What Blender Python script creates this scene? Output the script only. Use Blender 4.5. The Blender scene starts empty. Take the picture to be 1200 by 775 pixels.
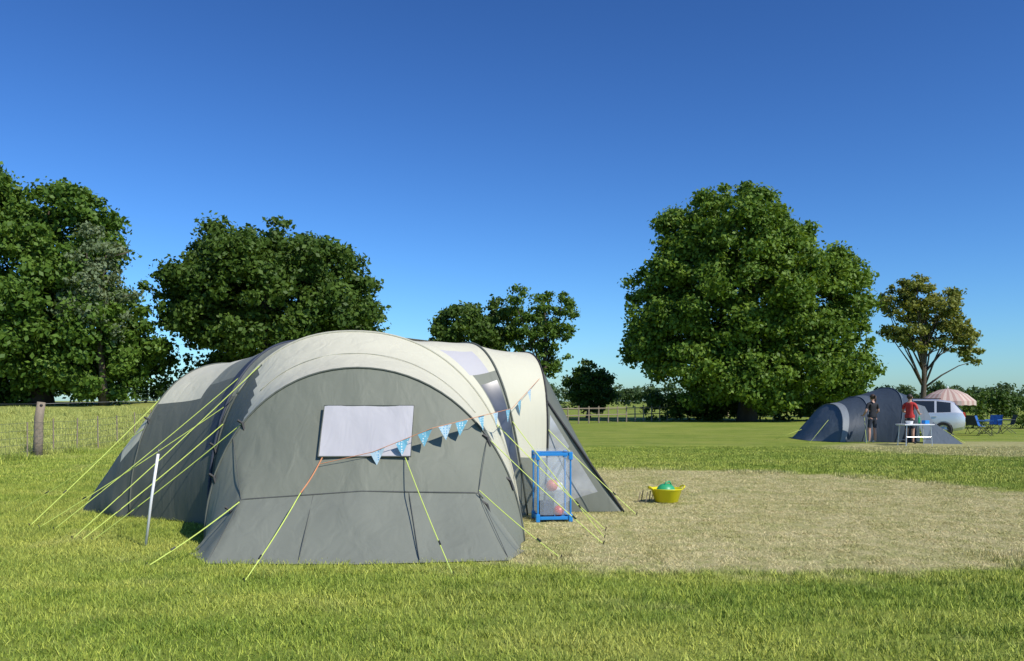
import bpy, bmesh, math, random
import numpy as np
from mathutils import Vector, Matrix, noise as mnoise

random.seed(7)
scene = bpy.context.scene
COL = scene.collection
V = Vector

# ------------------------------------------------------------------ helpers
def link(o, parent=None):
    COL.objects.link(o)
    if parent is not None:
        o.parent = parent
    return o

def empty(name, loc=(0, 0, 0)):
    e = bpy.data.objects.new(name, None)
    e.empty_display_size = 0.3
    e.location = loc
    return link(e)

def mesh_obj(name, verts, faces, mats=None, parent=None, smooth=False, mi=None):
    me = bpy.data.meshes.new(name)
    me.from_pydata([tuple(v) for v in verts], [], faces)
    if mats:
        for m in (mats if isinstance(mats, (list, tuple)) else [mats]):
            me.materials.append(m)
    if mi is not None:
        me.polygons.foreach_set('material_index', mi)
    if smooth:
        me.polygons.foreach_set('use_smooth', [True] * len(me.polygons))
    me.update()
    o = bpy.data.objects.new(name, me)
    return link(o, parent)

class MB:
    """mesh builder gathering several shaped parts in one mesh"""
    def __init__(s):
        s.v = []; s.f = []; s.m = []; s.mats = []
    def mat(s, m):
        if m not in s.mats: s.mats.append(m)
        return s.mats.index(m)
    def add(s, vs, fs, m):
        k = len(s.v); i = s.mat(m)
        s.v += [tuple(x) for x in vs]
        for f in fs:
            s.f.append(tuple(a + k for a in f)); s.m.append(i)
    def tube(s, pts, r, m, n=8, cap=True):
        pts = [V(p) for p in pts]
        rs = r if isinstance(r, (list, tuple)) else [r] * len(pts)
        vs = []; fs = []
        for i, p in enumerate(pts):
            a = pts[max(i - 1, 0)]; b = pts[min(i + 1, len(pts) - 1)]
            d = (b - a)
            d = d.normalized() if d.length > 1e-9 else V((0, 0, 1))
            up = V((0, 0, 1)) if abs(d.z) < .95 else V((1, 0, 0))
            x = d.cross(up).normalized(); y = x.cross(d).normalized()
            for k in range(n):
                t = 2 * math.pi * k / n
                vs.append(p + (x * math.cos(t) + y * math.sin(t)) * rs[i])
        for i in range(len(pts) - 1):
            for k in range(n):
                fs.append((i * n + k, i * n + (k + 1) % n, (i + 1) * n + (k + 1) % n, (i + 1) * n + k))
        if cap:
            fs.append(tuple(range(n))[::-1]); fs.append(tuple((len(pts) - 1) * n + k for k in range(n)))
        s.add(vs, fs, m)
    def box(s, c, d, m, rz=0.0, bev=0.0):
        bm = bmesh.new(); bmesh.ops.create_cube(bm, size=1)
        for v in bm.verts: v.co = V((v.co.x * d[0], v.co.y * d[1], v.co.z * d[2]))
        if bev > 0:
            bmesh.ops.bevel(bm, geom=bm.edges[:], offset=bev, segments=2, affect='EDGES', profile=.6)
        R = Matrix.Rotation(rz, 4, 'Z')
        vs = [R @ v.co + V(c) for v in bm.verts]
        bm.verts.index_update()
        fs = [tuple(v.index for v in f.verts) for f in bm.faces]
        bm.free(); s.add(vs, fs, m)
    def lathe(s, prof, c, m, n=24, ax='Z'):
        vs = []; fs = []
        for (r, z) in prof:
            for k in range(n):
                t = 2 * math.pi * k / n
                p = V((r * math.cos(t), r * math.sin(t), z))
                if ax == 'Y': p = V((p.x, p.z, p.y))
                vs.append(p + V(c))
        for i in range(len(prof) - 1):
            for k in range(n):
                fs.append((i * n + k, i * n + (k + 1) % n, (i + 1) * n + (k + 1) % n, (i + 1) * n + k))
        s.add(vs, fs, m)
    def ball(s, c, r, m, sc=(1, 1, 1), n=16):
        prof = [(max(1e-4, r * math.sin(math.pi * i / 10)), -r * math.cos(math.pi * i / 10)) for i in range(11)]
        vs = []; fs = []
        for (rr, z) in prof:
            for k in range(n):
                t = 2 * math.pi * k / n
                vs.append(V((rr * math.cos(t) * sc[0], rr * math.sin(t) * sc[1], z * sc[2])) + V(c))
        for i in range(10):
            for k in range(n):
                fs.append((i * n + k, i * n + (k + 1) % n, (i + 1) * n + (k + 1) % n, (i + 1) * n + k))
        s.add(vs, fs, m)
    def obj(s, name, parent=None, smooth=False, loc=None, rz=0):
        o = mesh_obj(name, s.v, s.f, s.mats, parent, smooth, s.m)
        if loc: o.location = loc
        o.rotation_euler.z = rz
        return o

# ------------------------------------------------------------------ materials
def new_mat(name):
    m = bpy.data.materials.new(name); m.use_nodes = True
    nt = m.node_tree; b = nt.nodes['Principled BSDF']
    return m, nt, b

def simple(name, col, rough=.6, metal=0.0, var=.12, scale=6.0, alpha=1.0, bump=0.0, coat=0.0, spec=.5):
    m, nt, b = new_mat(name)
    tc = nt.nodes.new('ShaderNodeTexCoord'); n = nt.nodes.new('ShaderNodeTexNoise')
    n.inputs['Scale'].default_value = scale; n.inputs['Detail'].default_value = 6
    nt.links.new(tc.outputs['Object'], n.inputs['Vector'])
    mx = nt.nodes.new('ShaderNodeMix'); mx.data_type = 'RGBA'
    mx.inputs[6].default_value = (*[c * (1 - var) for c in col], 1)
    mx.inputs[7].default_value = (*[min(1, c * (1 + var)) for c in col], 1)
    nt.links.new(n.outputs['Fac'], mx.inputs[0]); nt.links.new(mx.outputs[2], b.inputs['Base Color'])
    b.inputs['Roughness'].default_value = rough; b.inputs['Metallic'].default_value = metal
    b.inputs['Alpha'].default_value = alpha; b.inputs['Coat Weight'].default_value = coat
    b.inputs['Specular IOR Level'].default_value = spec
    if bump > 0:
        bp = nt.nodes.new('ShaderNodeBump'); bp.inputs['Strength'].default_value = bump
        bp.inputs['Distance'].default_value = .02
        nt.links.new(n.outputs['Fac'], bp.inputs['Height']); nt.links.new(bp.outputs[0], b.inputs['Normal'])
    return m

def fabric(name, col, transl=.12, rough=.6, var=.07, wr=.30):
    m, nt, b = new_mat(name)
    L = nt.links
    tc = nt.nodes.new('ShaderNodeTexCoord')
    n1 = nt.nodes.new('ShaderNodeTexNoise'); n1.inputs['Scale'].default_value = 1.4; n1.inputs['Detail'].default_value = 6
    L.new(tc.outputs['Object'], n1.inputs['Vector'])
    mp = nt.nodes.new('ShaderNodeMapping'); mp.inputs['Scale'].default_value = (2.6, 2.6, .5)
    mp.inputs['Rotation'].default_value = (.2, .35, .2)
    L.new(tc.outputs['Object'], mp.inputs['Vector'])
    n2 = nt.nodes.new('ShaderNodeTexNoise'); n2.inputs['Scale'].default_value = 2.0; n2.inputs['Detail'].default_value = 2.5
    n2.inputs['Distortion'].default_value = .6
    L.new(mp.outputs[0], n2.inputs['Vector'])
    mx = nt.nodes.new('ShaderNodeMix'); mx.data_type = 'RGBA'
    mx.inputs[6].default_value = (*[c * (1 - var) for c in col], 1)
    mx.inputs[7].default_value = (*[c * (1 + var) for c in col], 1)
    L.new(n1.outputs['Fac'], mx.inputs[0]); L.new(mx.outputs[2], b.inputs['Base Color'])
    b.inputs['Roughness'].default_value = rough; b.inputs['Specular IOR Level'].default_value = .3
    bp = nt.nodes.new('ShaderNodeBump'); bp.inputs['Strength'].default_value = wr; bp.inputs['Distance'].default_value = .06
    L.new(n2.outputs['Fac'], bp.inputs['Height'])
    L.new(bp.outputs[0], b.inputs['Normal'])
    tr = nt.nodes.new('ShaderNodeBsdfTranslucent'); L.new(mx.outputs[2], tr.inputs['Color'])
    ms = nt.nodes.new('ShaderNodeMixShader'); ms.inputs[0].default_value = transl
    out = nt.nodes['Material Output']
    L.new(b.outputs[0], ms.inputs[1]); L.new(tr.outputs[0], ms.inputs[2]); L.new(ms.outputs[0], out.inputs[0])
    return m

def leaf_mat(name, c1, c2, transl=.25):
    m, nt, b = new_mat(name); L = nt.links
    g = nt.nodes.new('ShaderNodeNewGeometry')
    n = nt.nodes.new('ShaderNodeTexNoise'); n.inputs['Scale'].default_value = .45; n.inputs['Detail'].default_value = 4
    L.new(g.outputs['Position'], n.inputs['Vector'])
    ad = nt.nodes.new('ShaderNodeMath'); ad.operation = 'MULTIPLY_ADD'; ad.inputs[1].default_value = .6
    L.new(g.outputs['Random Per Island'], ad.inputs[0])
    sb = nt.nodes.new('ShaderNodeMath'); sb.operation = 'MULTIPLY_ADD'; sb.inputs[1].default_value = 1.4; sb.inputs[2].default_value = -.5
    L.new(n.outputs['Fac'], sb.inputs[0]); L.new(sb.outputs[0], ad.inputs[2])
    mx = nt.nodes.new('ShaderNodeMix'); mx.data_type = 'RGBA'
    mx.inputs[6].default_value = (*c1, 1); mx.inputs[7].default_value = (*c2, 1)
    L.new(ad.outputs[0], mx.inputs[0]); L.new(mx.outputs[2], b.inputs['Base Color'])
    b.inputs['Roughness'].default_value = .55; b.inputs['Specular IOR Level'].default_value = .25
    tr = nt.nodes.new('ShaderNodeBsdfTranslucent')
    tcol = nt.nodes.new('ShaderNodeMix'); tcol.data_type = 'RGBA'; tcol.blend_type = 'MULTIPLY'; tcol.inputs[0].default_value = 1
    tcol.inputs[7].default_value = (1.5, 1.35, .6, 1); L.new(mx.outputs[2], tcol.inputs[6]); L.new(tcol.outputs[2], tr.inputs['Color'])
    ms = nt.nodes.new('ShaderNodeMixShader'); ms.inputs[0].default_value = transl
    L.new(b.outputs[0], ms.inputs[1]); L.new(tr.outputs[0], ms.inputs[2]); L.new(ms.outputs[0], nt.nodes['Material Output'].inputs[0])
    return m

def math_node(nt, op, a=None, b=None, c=None):
    n = nt.nodes.new('ShaderNodeMath'); n.operation = op
    for i, x in enumerate((a, b, c)):
        if x is None: continue
        if isinstance(x, (int, float)): n.inputs[i].default_value = x
        else: nt.links.new(x, n.inputs[i])
    return n.outputs[0]

def grass_colour(nt, dark=1.0):
    """grass colour by real ground position: green sward, mown dry circle, dry patch by the far pitch"""
    L = nt.links
    g = nt.nodes.new('ShaderNodeNewGeometry'); pos = g.outputs['Position']
    flat = nt.nodes.new('ShaderNodeVectorMath'); flat.operation = 'MULTIPLY'; flat.inputs[1].default_value = (1, 1, 0)
    L.new(pos, flat.inputs[0]); fp = flat.outputs[0]
    def nz(scale, det, vec=fp, rough=.55):
        n = nt.nodes.new('ShaderNodeTexNoise'); n.inputs['Scale'].default_value = scale; n.inputs['Detail'].default_value = det
        n.inputs['Roughness'].default_value = rough
        L.new(vec, n.inputs['Vector']); return n.outputs['Fac']
    def mix(f, a, b):
        m = nt.nodes.new('ShaderNodeMix'); m.data_type = 'RGBA'
        L.new(f, m.inputs[0])
        for k, x in ((6, a), (7, b)):
            if isinstance(x, tuple): m.inputs[k].default_value = (*[q * dark for q in x], 1)
            else: L.new(x, m.inputs[k])
        return m.outputs[2]
    def ramp(f, lo, hi):
        r = nt.nodes.new('ShaderNodeMapRange'); r.inputs[1].default_value = lo; r.inputs[2].default_value = hi
        r.interpolation_type = 'SMOOTHSTEP'
        L.new(f, r.inputs[0]); return r.outputs[0]
    st = nt.nodes.new('ShaderNodeMapping'); st.inputs['Scale'].default_value = (.28, 1.3, 1); st.inputs['Rotation'].default_value = (0, 0, .12)
    L.new(fp, st.inputs['Vector'])
    big = nz(.28, 3); mid = nz(1.7, 5, rough=.7); fine = nz(22, 4, rough=.7); stripe = nz(1.0, 3, st.outputs[0])
    green = mix(ramp(mid, .34, .64), GA, GB)
    green = mix(ramp(stripe, .40, .68), green, GC)
    strawf = math_node(nt, 'MULTIPLY', ramp(fine, .52, .72), .5)
    green = mix(strawf, green, GS)
    bigf = math_node(nt, 'MULTIPLY', ramp(big, .48, .70), .6)
    green = mix(bigf, green, GS2)
    patch = nz(.9, 4, rough=.65)
    green = mix(math_node(nt, 'MULTIPLY', ramp(patch, .54, .72), .4), green, GS)
    dry = mix(ramp(mid, .38, .66), DA, DB)
    dry = mix(math_node(nt, 'MULTIPLY', ramp(nz(5, 5, rough=.75), .46, .64), .55), dry, DG)
    dry = mix(math_node(nt, 'MULTIPLY', ramp(patch, .50, .66), .45), dry, DG)
    dry = mix(math_node(nt, 'MULTIPLY', ramp(fine, .5, .7), .35), dry, DD)
    sep = nt.nodes.new('ShaderNodeSeparateXYZ'); L.new(fp, sep.inputs[0])
    X, Y = sep.outputs[0], sep.outputs[1]
    def ell(cx, cy, rx, ry, soft, jit):
        a = math_node(nt, 'DIVIDE', math_node(nt, 'SUBTRACT', X, cx), rx)
        b = math_node(nt, 'DIVIDE', math_node(nt, 'SUBTRACT', Y, cy), ry)
        r = math_node(nt, 'SQRT', math_node(nt, 'ADD', math_node(nt, 'MULTIPLY', a, a), math_node(nt, 'MULTIPLY', b, b)))
        r = math_node(nt, 'ADD', r, math_node(nt, 'MULTIPLY', math_node(nt, 'SUBTRACT', mid, .5), jit))
        return math_node(nt, 'SUBTRACT', 1.0, ramp(r, 1 - soft, 1 + soft))
    m1 = ell(2.5, 13, 5.85, 5.65, .06, .26)
    m2 = math_node(nt, 'MULTIPLY', ell(17.5, 26.5, 7.5, 5.0, .12, .3), .85)
    mm = math_node(nt, 'MAXIMUM', m1, m2)
    c = mix(mm, green, dry)
    pl = ramp(math_node(nt, 'MULTIPLY', math_node(nt, 'ADD', X, 12.4), -1.0), -.3, .5)
    c = mix(math_node(nt, 'MULTIPLY', pl, .7), c, PAS)
    return c, fine

GA = (.155, .230, .030); GB = (.245, .315, .048); GC = (.300, .350, .062); GS = (.41, .40, .14); GS2 = (.35, .37, .085)
DA = (.54, .485, .25); DB = (.44, .405, .18); DG = (.29, .32, .09); DD = (.32, .27, .13); PAS = (.37, .40, .12)

gm, nt, b = new_mat('grass_ground_mat')
c, fine = grass_colour(nt, .82); nt.links.new(c, b.inputs['Base Color'])
b.inputs['Roughness'].default_value = .9; b.inputs['Specular IOR Level'].default_value = .1
bp = nt.nodes.new('ShaderNodeBump'); bp.inputs['Strength'].default_value = .6; bp.inputs['Distance'].default_value = .05
nt.links.new(fine, bp.inputs['Height']); nt.links.new(bp.outputs[0], b.inputs['Normal'])
GROUND = gm
gm, nt, b = new_mat('grass_blade_mat')
c, fine = grass_colour(nt, 1.12)
gg = nt.nodes.new('ShaderNodeNewGeometry')
hv = nt.nodes.new('ShaderNodeHueSaturation')
nt.links.new(c, hv.inputs['Color'])
nt.links.new(math_node(nt, 'MULTIPLY_ADD', gg.outputs['Random Per Island'], .9, .6), hv.inputs['Value'])
nt.links.new(math_node(nt, 'MULTIPLY_ADD', gg.outputs['Random Per Island'], -.04, .518), hv.inputs['Hue'])
nt.links.new(hv.outputs[0], b.inputs['Base Color'])
b.inputs['Roughness'].default_value = .6; b.inputs['Specular IOR Level'].default_value = .2
BLADE = gm

CREAM = fabric('cream_fabric', (.62, .60, .47), .10)
CREAMS = fabric('cream_seam', (.45, .44, .35), .05)
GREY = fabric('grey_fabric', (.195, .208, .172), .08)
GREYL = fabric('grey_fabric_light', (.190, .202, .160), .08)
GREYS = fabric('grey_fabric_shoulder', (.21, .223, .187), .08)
GREYD = fabric('grey_fabric_dark_shade', (.118, .129, .108), .06)  # darker grey: left pod's shaded side put into the colour; also used for trim
SEAM = fabric('seam_tape', (.10, .105, .095), .0)
SLATE = fabric('slate_fabric', (.045, .055, .080), .05)
LILAC = fabric('window_blind', (.50, .49, .51), .1, wr=.2)
MESH = simple('dark_mesh_window', (.055, .065, .09), .35, var=.35, scale=9)
PVC = simple('clear_pvc', (.60, .62, .62), .12, alpha=.6, var=.5, scale=5)
BLACK = simple('black_webbing', (.02, .02, .022), .6)
LIME = simple('guy_rope_lime', (.60, .72, .15), .6)
ORANGE = simple('guy_rope_orange', (.60, .26, .12), .6)
WHITE = simple('white_paint', (.75, .75, .74), .4)
BARK = simple('bark', (.09, .07, .05), .9, var=.4, scale=3, bump=.8)
WOOD = simple('weathered_wood', (.26, .21, .15), .85, var=.35, scale=14, bump=.6)
WIRE = simple('fence_wire', (.20, .20, .19), .5, metal=.6)

# ------------------------------------------------------------------ terrain
def sm(a, b, x):
    t = min(1, max(0, (x - a) / (b - a))); return t * t * (3 - 2 * t)
def H(x, y):
    return 1.42 * sm(24, 52, y) * (1 - sm(-9, 2, x + (y - 40) * .05))

def axis(lims, steps):
    out = []
    a = lims[0]
    for b2, s in zip(lims[1:], steps):
        out += list(np.arange(a, b2 - 1e-6, s)); a = b2
    out.append(lims[-1]); return out
xs = axis([-1500, -200, -60, 60, 200, 1500], [130, 14, 2, 14, 130])
ys = axis([-300, -20, 0, 80, 200, 2500], [40, 5, 2, 12, 115])
gv = [(x, y, H(x, y)) for y in ys for x in xs]
nx = len(xs)
gf = [(j * nx + i, j * nx + i + 1, (j + 1) * nx + i + 1, (j + 1) * nx + i) for j in range(len(ys) - 1) for i in range(nx - 1)]
mesh_obj('ground', gv, gf, GROUND, smooth=True)

def np_quads(me, v):
    nv = len(v); nf = nv // 4
    me.vertices.add(nv); me.vertices.foreach_set('co', v.astype(np.float32).ravel())
    me.loops.add(nv); me.loops.foreach_set('vertex_index', np.arange(nv, dtype=np.int32))
    me.polygons.add(nf)
    me.polygons.foreach_set('loop_start', np.arange(0, nv, 4, dtype=np.int32))
    me.polygons.foreach_set('loop_total', np.full(nf, 4, dtype=np.int32))
    me.update(calc_edges=True)

# grass: tufty blades, instances under a single object
def grass_patch(name, n, hmin, hmax, w, lean, seed, size=1.0):
    rs = np.random.RandomState(seed)
    p = (rs.rand(n, 2) - .5) * size
    k = n // 4; tc = (rs.rand(26, 2) - .5) * size; p[:k] = tc[rs.randint(0, 26, k)] + rs.normal(size=(k, 2)) * .035
    a = rs.rand(n) * 2 * np.pi; h = hmin + (hmax - hmin) * rs.rand(n) ** 1.5
    h[:k] *= 1.35
    ww = w * (.6 + .8 * rs.rand(n)); la = rs.rand(n) * 2 * np.pi; ll = lean * rs.rand(n) * h
    dx = np.cos(a) * ww / 2; dy = np.sin(a) * ww / 2
    v = np.zeros((n, 4, 3))
    v[:, 0, 0] = p[:, 0] - dx; v[:, 0, 1] = p[:, 1] - dy
    v[:, 1, 0] = p[:, 0] + dx; v[:, 1, 1] = p[:, 1] + dy
    tx = p[:, 0] + np.cos(la) * ll; ty = p[:, 1] + np.sin(la) * ll
    v[:, 2, 0] = tx + dx * .35; v[:, 2, 1] = ty + dy * .35; v[:, 2, 2] = h
    v[:, 3, 0] = tx - dx * .35; v[:, 3, 1] = ty - dy * .35; v[:, 3, 2] = h * .97
    me = bpy.data.meshes.new(name)
    np_quads(me, v.reshape(-1, 3)); me.materials.append(BLADE)
    return me

grass = empty('grass')
gp = [grass_patch('blades_%d' % i, 4600, .012, .045, .0050, 1.1, 20 + i) for i in range(4)]
gd = [grass_patch('dry_blades_%d' % i, 3400, .006, .022, .0050, 2.6, 40 + i) for i in range(3)]
gl = [grass_patch('far_blades_%d' % i, 2000, .02, .055, .012, .9, 60 + i) for i in range(2)]
gr = [grass_patch('rough_blades_%d' % i, 1500, .08, .30, .012, .6, 70 + i) for i in range(2)]
for yy in range(4, 28):
    half = int(.62 * yy + 3)
    for xx in range(-half, half + 1):
        if xx < -13 and yy > 15: continue
        r = math.hypot((xx - 2.5) / 5.8, (yy - 13) / 5.6)
        if r < .97: me = random.choice(gd)
        elif yy < 16: me = random.choice(gp)
        else: me = random.choice(gl)
        o = bpy.data.objects.new('blades', me)
        o.location = (xx + random.uniform(-.1, .1), yy + random.uniform(-.1, .1), H(xx, yy))
        o.rotation_euler.z = random.choice([0, 1, 2, 3]) * math.pi / 2 + random.uniform(-.2, .2)
        s = random.uniform(.9, 1.2); o.scale = (1.08, 1.08, s)
        link(o, grass)
for yy in range(15, 42):
    for xx in range(-int(.65 * yy + 3), -11):
        if random.random() < .3: continue
        o = bpy.data.objects.new('rough_blades', random.choice(gr))
        o.location = (xx - .6, yy, H(xx, yy)); o.rotation_euler.z = random.random() * 6
        o.scale = (1.15, 1.15, random.uniform(.5, 1.0)); link(o, grass)

# ------------------------------------------------------------------ trees
def leaves_mesh(clumps, per, size, rs, spread=.75, upb=.25):
    """clumps: list (cx,cy,cz, r, ox,oy,oz outward)"""
    C = np.array(clumps); k = len(C)
    wgt = (C[:, 3] ** 2); cnt = np.maximum(8, (per * wgt / wgt.mean())).astype(int)
    idx = np.repeat(np.arange(k), cnt); n = len(idx)
    d = rs.normal(size=(n, 3)); d /= np.linalg.norm(d, axis=1)[:, None]
    out = C[idx, 4:7]
    dd = d + out * .55; dd /= np.linalg.norm(dd, axis=1)[:, None]
    rad = C[idx, 3] * (rs.rand(n) ** .5) * (1 + .22 * rs.normal(size=n))
    p = C[idx, :3] + dd * rad[:, None] * np.array([1.05, 1.05, .68])
    nr = dd * .7 + rs.normal(size=(n, 3)) * spread + np.array([0, 0, upb]); nr /= np.linalg.norm(nr, axis=1)[:, None]
    a = np.cross(nr, rs.normal(size=(n, 3))); a /= np.linalg.norm(a, axis=1)[:, None]
    b2 = np.cross(nr, a)
    s = size * (.5 + .9 * rs.rand(n))[:, None]
    v = np.stack([p - a * s * .6, p - b2 * s * .38, p + a * s * .6, p + b2 * s * .38], axis=1)
    return v.reshape(-1, 3)

def tree(name, base, trunk_r, lobes, n_clump, per, size, mat, seed, clump_r=(.9, 1.6), inner=.3, trunk_top=None, limbs=14):
    rs = np.random.RandomState(seed)
    root = empty(name, base)
    B = np.array(base)
    lb = np.array(lobes, dtype=float)
    wt = (lb[:, 3] * lb[:, 5]) ** 1.0; wt /= wt.sum()
    cl = []
    tries = 0
    while len(cl) < n_clump and tries < n_clump * 30:
        tries += 1
        L_ = lb[rs.choice(len(lb), p=wt)]
        d = rs.normal(size=3); d /= np.linalg.norm(d)
        f = rs.uniform(.8, 1.12) if rs.rand() > inner else rs.uniform(.35, .8)
        r = clump_r[0] + (clump_r[1] - clump_r[0]) * rs.rand() ** 1.6
        sc = np.maximum(L_[3:6] - r * .7, .3)
        p = L_[:3] + d * sc * f
        q = (p - lb[:, :3]) / lb[:, 3:6]
        if f > .8 and (np.sum(q * q, axis=1) < .5).any(): continue
        if p[2] < B[2] + .4: continue
        cl.append([*p, r, *d])
    v = leaves_mesh(cl, per, size, rs)
    me = bpy.data.meshes.new(name + '_leaves'); np_quads(me, v - B); me.materials.append(mat)
    link(bpy.data.objects.new('foliage', me), root)
    mb = MB()
    top = V(trunk_top) if trunk_top else V((lb[:, 0].mean(), lb[:, 1].mean(), lb[:, 2].max()))
    b0 = V(base)
    pts = []; rr = []
    for i in range(9):
        t = i / 8
        p = b0.lerp(top, t) + V((math.sin(t * 5 + seed) * .25 * t, math.cos(t * 4 + seed) * .25 * t, 0))
        pts.append(p - b0); rr.append(trunk_r * ((1.35 if i == 0 else 1) - .82 * t))
    mb.tube(pts, rr, BARK, 10)
    for j in range(min(limbs, len(cl))):
        c = V(cl[int(rs.rand() * len(cl))][:3]) - b0
        t = min(.85, max(.2, rs.uniform(.25, .75)))
        k = int(t * 8); s = pts[k]
        if c.z < s.z + .3: c.z = s.z + abs(c.z - s.z) * .5 + .3
        m1 = s.lerp(c, .35) + V((0, 0, .3)); m2 = s.lerp(c, .7) + V((rs.uniform(-.3, .3), rs.uniform(-.3, .3), .3))
        r0 = rr[k] * .5
        mb.tube([s, m1, m2, c], [r0, r0 * .65, r0 * .4, .03], BARK, 6)
    mb.obj('trunk_and_limbs', root, True)
    return root

LD = leaf_mat('leaves_dark', (.036, .078, .010), (.105, .172, .026))
LM = leaf_mat('leaves_mid', (.045, .105, .012), (.140, .230, .032))
LB_ = leaf_mat('leaves_beech', (.055, .120, .012), (.180, .275, .034))
LW = leaf_mat('leaves_willow', (.11, .16, .07), (.21, .26, .14))
LO = leaf_mat('leaves_olive', (.11, .15, .02), (.27, .28, .06))
LF = leaf_mat('leaves_far', (.04, .08, .025), (.09, .14, .05))

g1 = H(-26, 48)
tree('oak_tree', (-26.5, 48, g1), .55, [(-27.6, 48, 9.3, 5.4, 5, 5.0), (-24.2, 47, 6.5, 3.9, 4, 4.6), (-28.2, 47, 5.0, 6, 4.5, 4), (-25.0, 47.5, 10.3, 3.0, 3, 3.2), (-30.5, 48, 11, 3.5, 3.5, 3.4), (-22.3, 46.5, 4.3, 2.9, 3, 3.0)],
     520, 230, .23, LM, 1, (.5, 1.5))
tree('willow_tree', (-22.0, 46, g1), .22, [(-21.8, 45, 8.6, 1.5, 1.5, 2.4), (-22.6, 45, 6.9, 1.5, 1.6, 2.0), (-20.9, 45.3, 6.6, 1.1, 1.2, 1.9)], 80, 90, .17, LW, 2, (.4, .8))
tree('oak_tree', (-14.2, 50, H(-14, 50)), .6, [(-13.9, 50, 7.5, 6.0, 5.5, 4.2), (-10.0, 49.5, 6.2, 3.2, 3.5, 2.9), (-17.9, 49.5, 8.3, 2.4, 3, 1.8), (-15.6, 50, 9.8, 3.4, 3.5, 2.4), (-12.0, 50, 9.2, 3.2, 3.5, 2.2), (-17.1, 49, 6.0, 3.0, 3, 2.4)],
     460, 230, .23, LD, 3, (.5, 1.4))
tree('oak_tree', (-4, 80, H(-4, 80)), .4, [(-4.0, 80, 7.6, 3.5, 3.6, 3.2), (-1.0, 80, 8.5, 2.0, 2.6, 2.8), (-5.8, 80, 6.5, 1.9, 2, 2.3)], 150, 140, .30, LD, 4, (.6, 1.2))
tree('ash_tree', (2.8, 78, 0), .3, [(1.6, 78, 10.6, 2.0, 2.2, 2.0), (3.9, 78, 9.6, 2.0, 2.2, 2.0), (2.0, 78, 7.4, 2.4, 2.4, 2.2), (4.6, 78, 6.8, 1.5, 1.8, 1.9), (3, 78, 5.0, 1.8, 2, 1.6)], 130, 80, .24, LM, 5, (.4, 1.0), inner=.15, limbs=26)
tree('hawthorn_bush', (6.7, 75, 0), .2, [(6.7, 75, 3.0, 2.0, 2, 2.2), (6.4, 75, 3.7, 1.4, 1.4, 1.5), (7.3, 75, 2.2, 1.8, 2, 1.9)], 90, 150, .22, LD, 6, (.4, .9))
tree('beech_tree', (17.6, 64, 0), .6, [(17.0, 64, 9.2, 7.4, 7, 6.0), (16.3, 63, 13.3, 4.4, 5, 4.1), (22.4, 63.5, 8.4, 4.3, 5, 4.5), (11.6, 63.5, 7.8, 3.5, 4, 4.6), (13.3, 62, 4.2, 3.9, 4, 3.2), (21.8, 62, 4.4, 4.6, 4.5, 3.2), (17.6, 60.5, 3.2, 4.2, 3, 2.7),
     (12.7, 64, 14.4, 2.1, 2.6, 2.2), (20.5, 63.5, 12.5, 3.1, 3.4, 2.5), (24.7, 63, 10.2, 1.8, 2.4, 2.8), (17.3, 64, 15.5, 2.6, 3, 2.2), (10.0, 63, 6.0, 1.9, 3, 2.6), (24.4, 62.5, 3.4, 2.2, 2.4, 2.2), (18.2, 60.0, 1.9, 2.6, 1.6, 1.5)],
     1000, 200, .25, LB_, 7, (.5, 1.5))
tree('sycamore_tree', (36.0, 75, 0), .28, [(34.6, 75, 10.4, 2.1, 2.4, 2.0), (37.3, 75, 9.6, 2.2, 2.4, 2.2), (34.2, 75, 7.6, 2.0, 2, 1.3), (38.6, 75, 7.3, 2.3, 2.2, 1.5), (40.0, 75, 5.6, 1.1, 1.3, 1.4), (36.3, 75, 6.6, 1.8, 2, 1.2), (35.6, 75, 11.8, 1.2, 1.2, 1.1)], 190, 90, .24, LO, 8, (.4, .95), inner=.2, limbs=36, trunk_top=(36.6, 75, 10.5))

def hedge(name, path, h, w, n_per_m, per, size, mat, seed, cr=(.5, .9), hv=.3):
    rs = np.random.RandomState(seed); cl = []
    for (a, b2) in zip(path[:-1], path[1:]):
        a = np.array(a, float); b2 = np.array(b2, float); Ld = np.linalg.norm(b2 - a)
        for i in range(int(Ld * n_per_m)):
            t = rs.rand(); p = a + (b2 - a) * t
            hh = h * (1 - hv + 2 * hv * (mnoise.noise(V((p[0] * .16, p[1] * .16, seed))) * .9 + .5))
            z = max(.2, hh) * rs.rand() ** .6
            off = rs.uniform(-w / 2, w / 2, 2)
            cl.append([p[0] + off[0], p[1] + off[1], H(p[0], p[1]) + z, rs.uniform(*cr), 0, -.6, .6])
    v = leaves_mesh(cl, per, size, rs)
    me = bpy.data.meshes.new(name); np_quads(me, v); me.materials.append(mat)
    return link(bpy.data.objects.new(name, me))

hedge('hedge', [(-44, 51), (-21, 50), (-6, 54)], 2.9, 2.4, 11, 90, .24, LD, 11, (.5, 1.0))
hedge('hedge', [(-30, 140), (5, 150), (45, 150), (70, 120)], 3.0, 3, 3.4, 60, .42, LF, 12, (.7, 1.5), .8)
hedge('hedge', [(20, 80), (33, 78), (58, 76)], 2.1, 1.8, 9, 70, .2, LD, 13, (.3, .8), .5)
hedge('hedge', [(10.5, 67), (27, 66)], 1.9, 2.6, 10, 80, .24, LD, 14, (.4, .9), .4)
hedge('hedge', [(40, 62), (52, 60)], 2.2, 2.0, 8, 70, .22, LD, 15, (.4, .9), .6)
hedge('hedge', [(24, 47), (34, 46)], 1.2, 1.4, 8, 80, .16, LD, 18, (.3, .6), .6)
hedge('distant_treeline', [(-220, 330), (-60, 380), (100, 400), (330, 330)], 5.5, 10, 1.2, 50, 1.1, LF, 16, (1.2, 3.4), .9)

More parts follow.
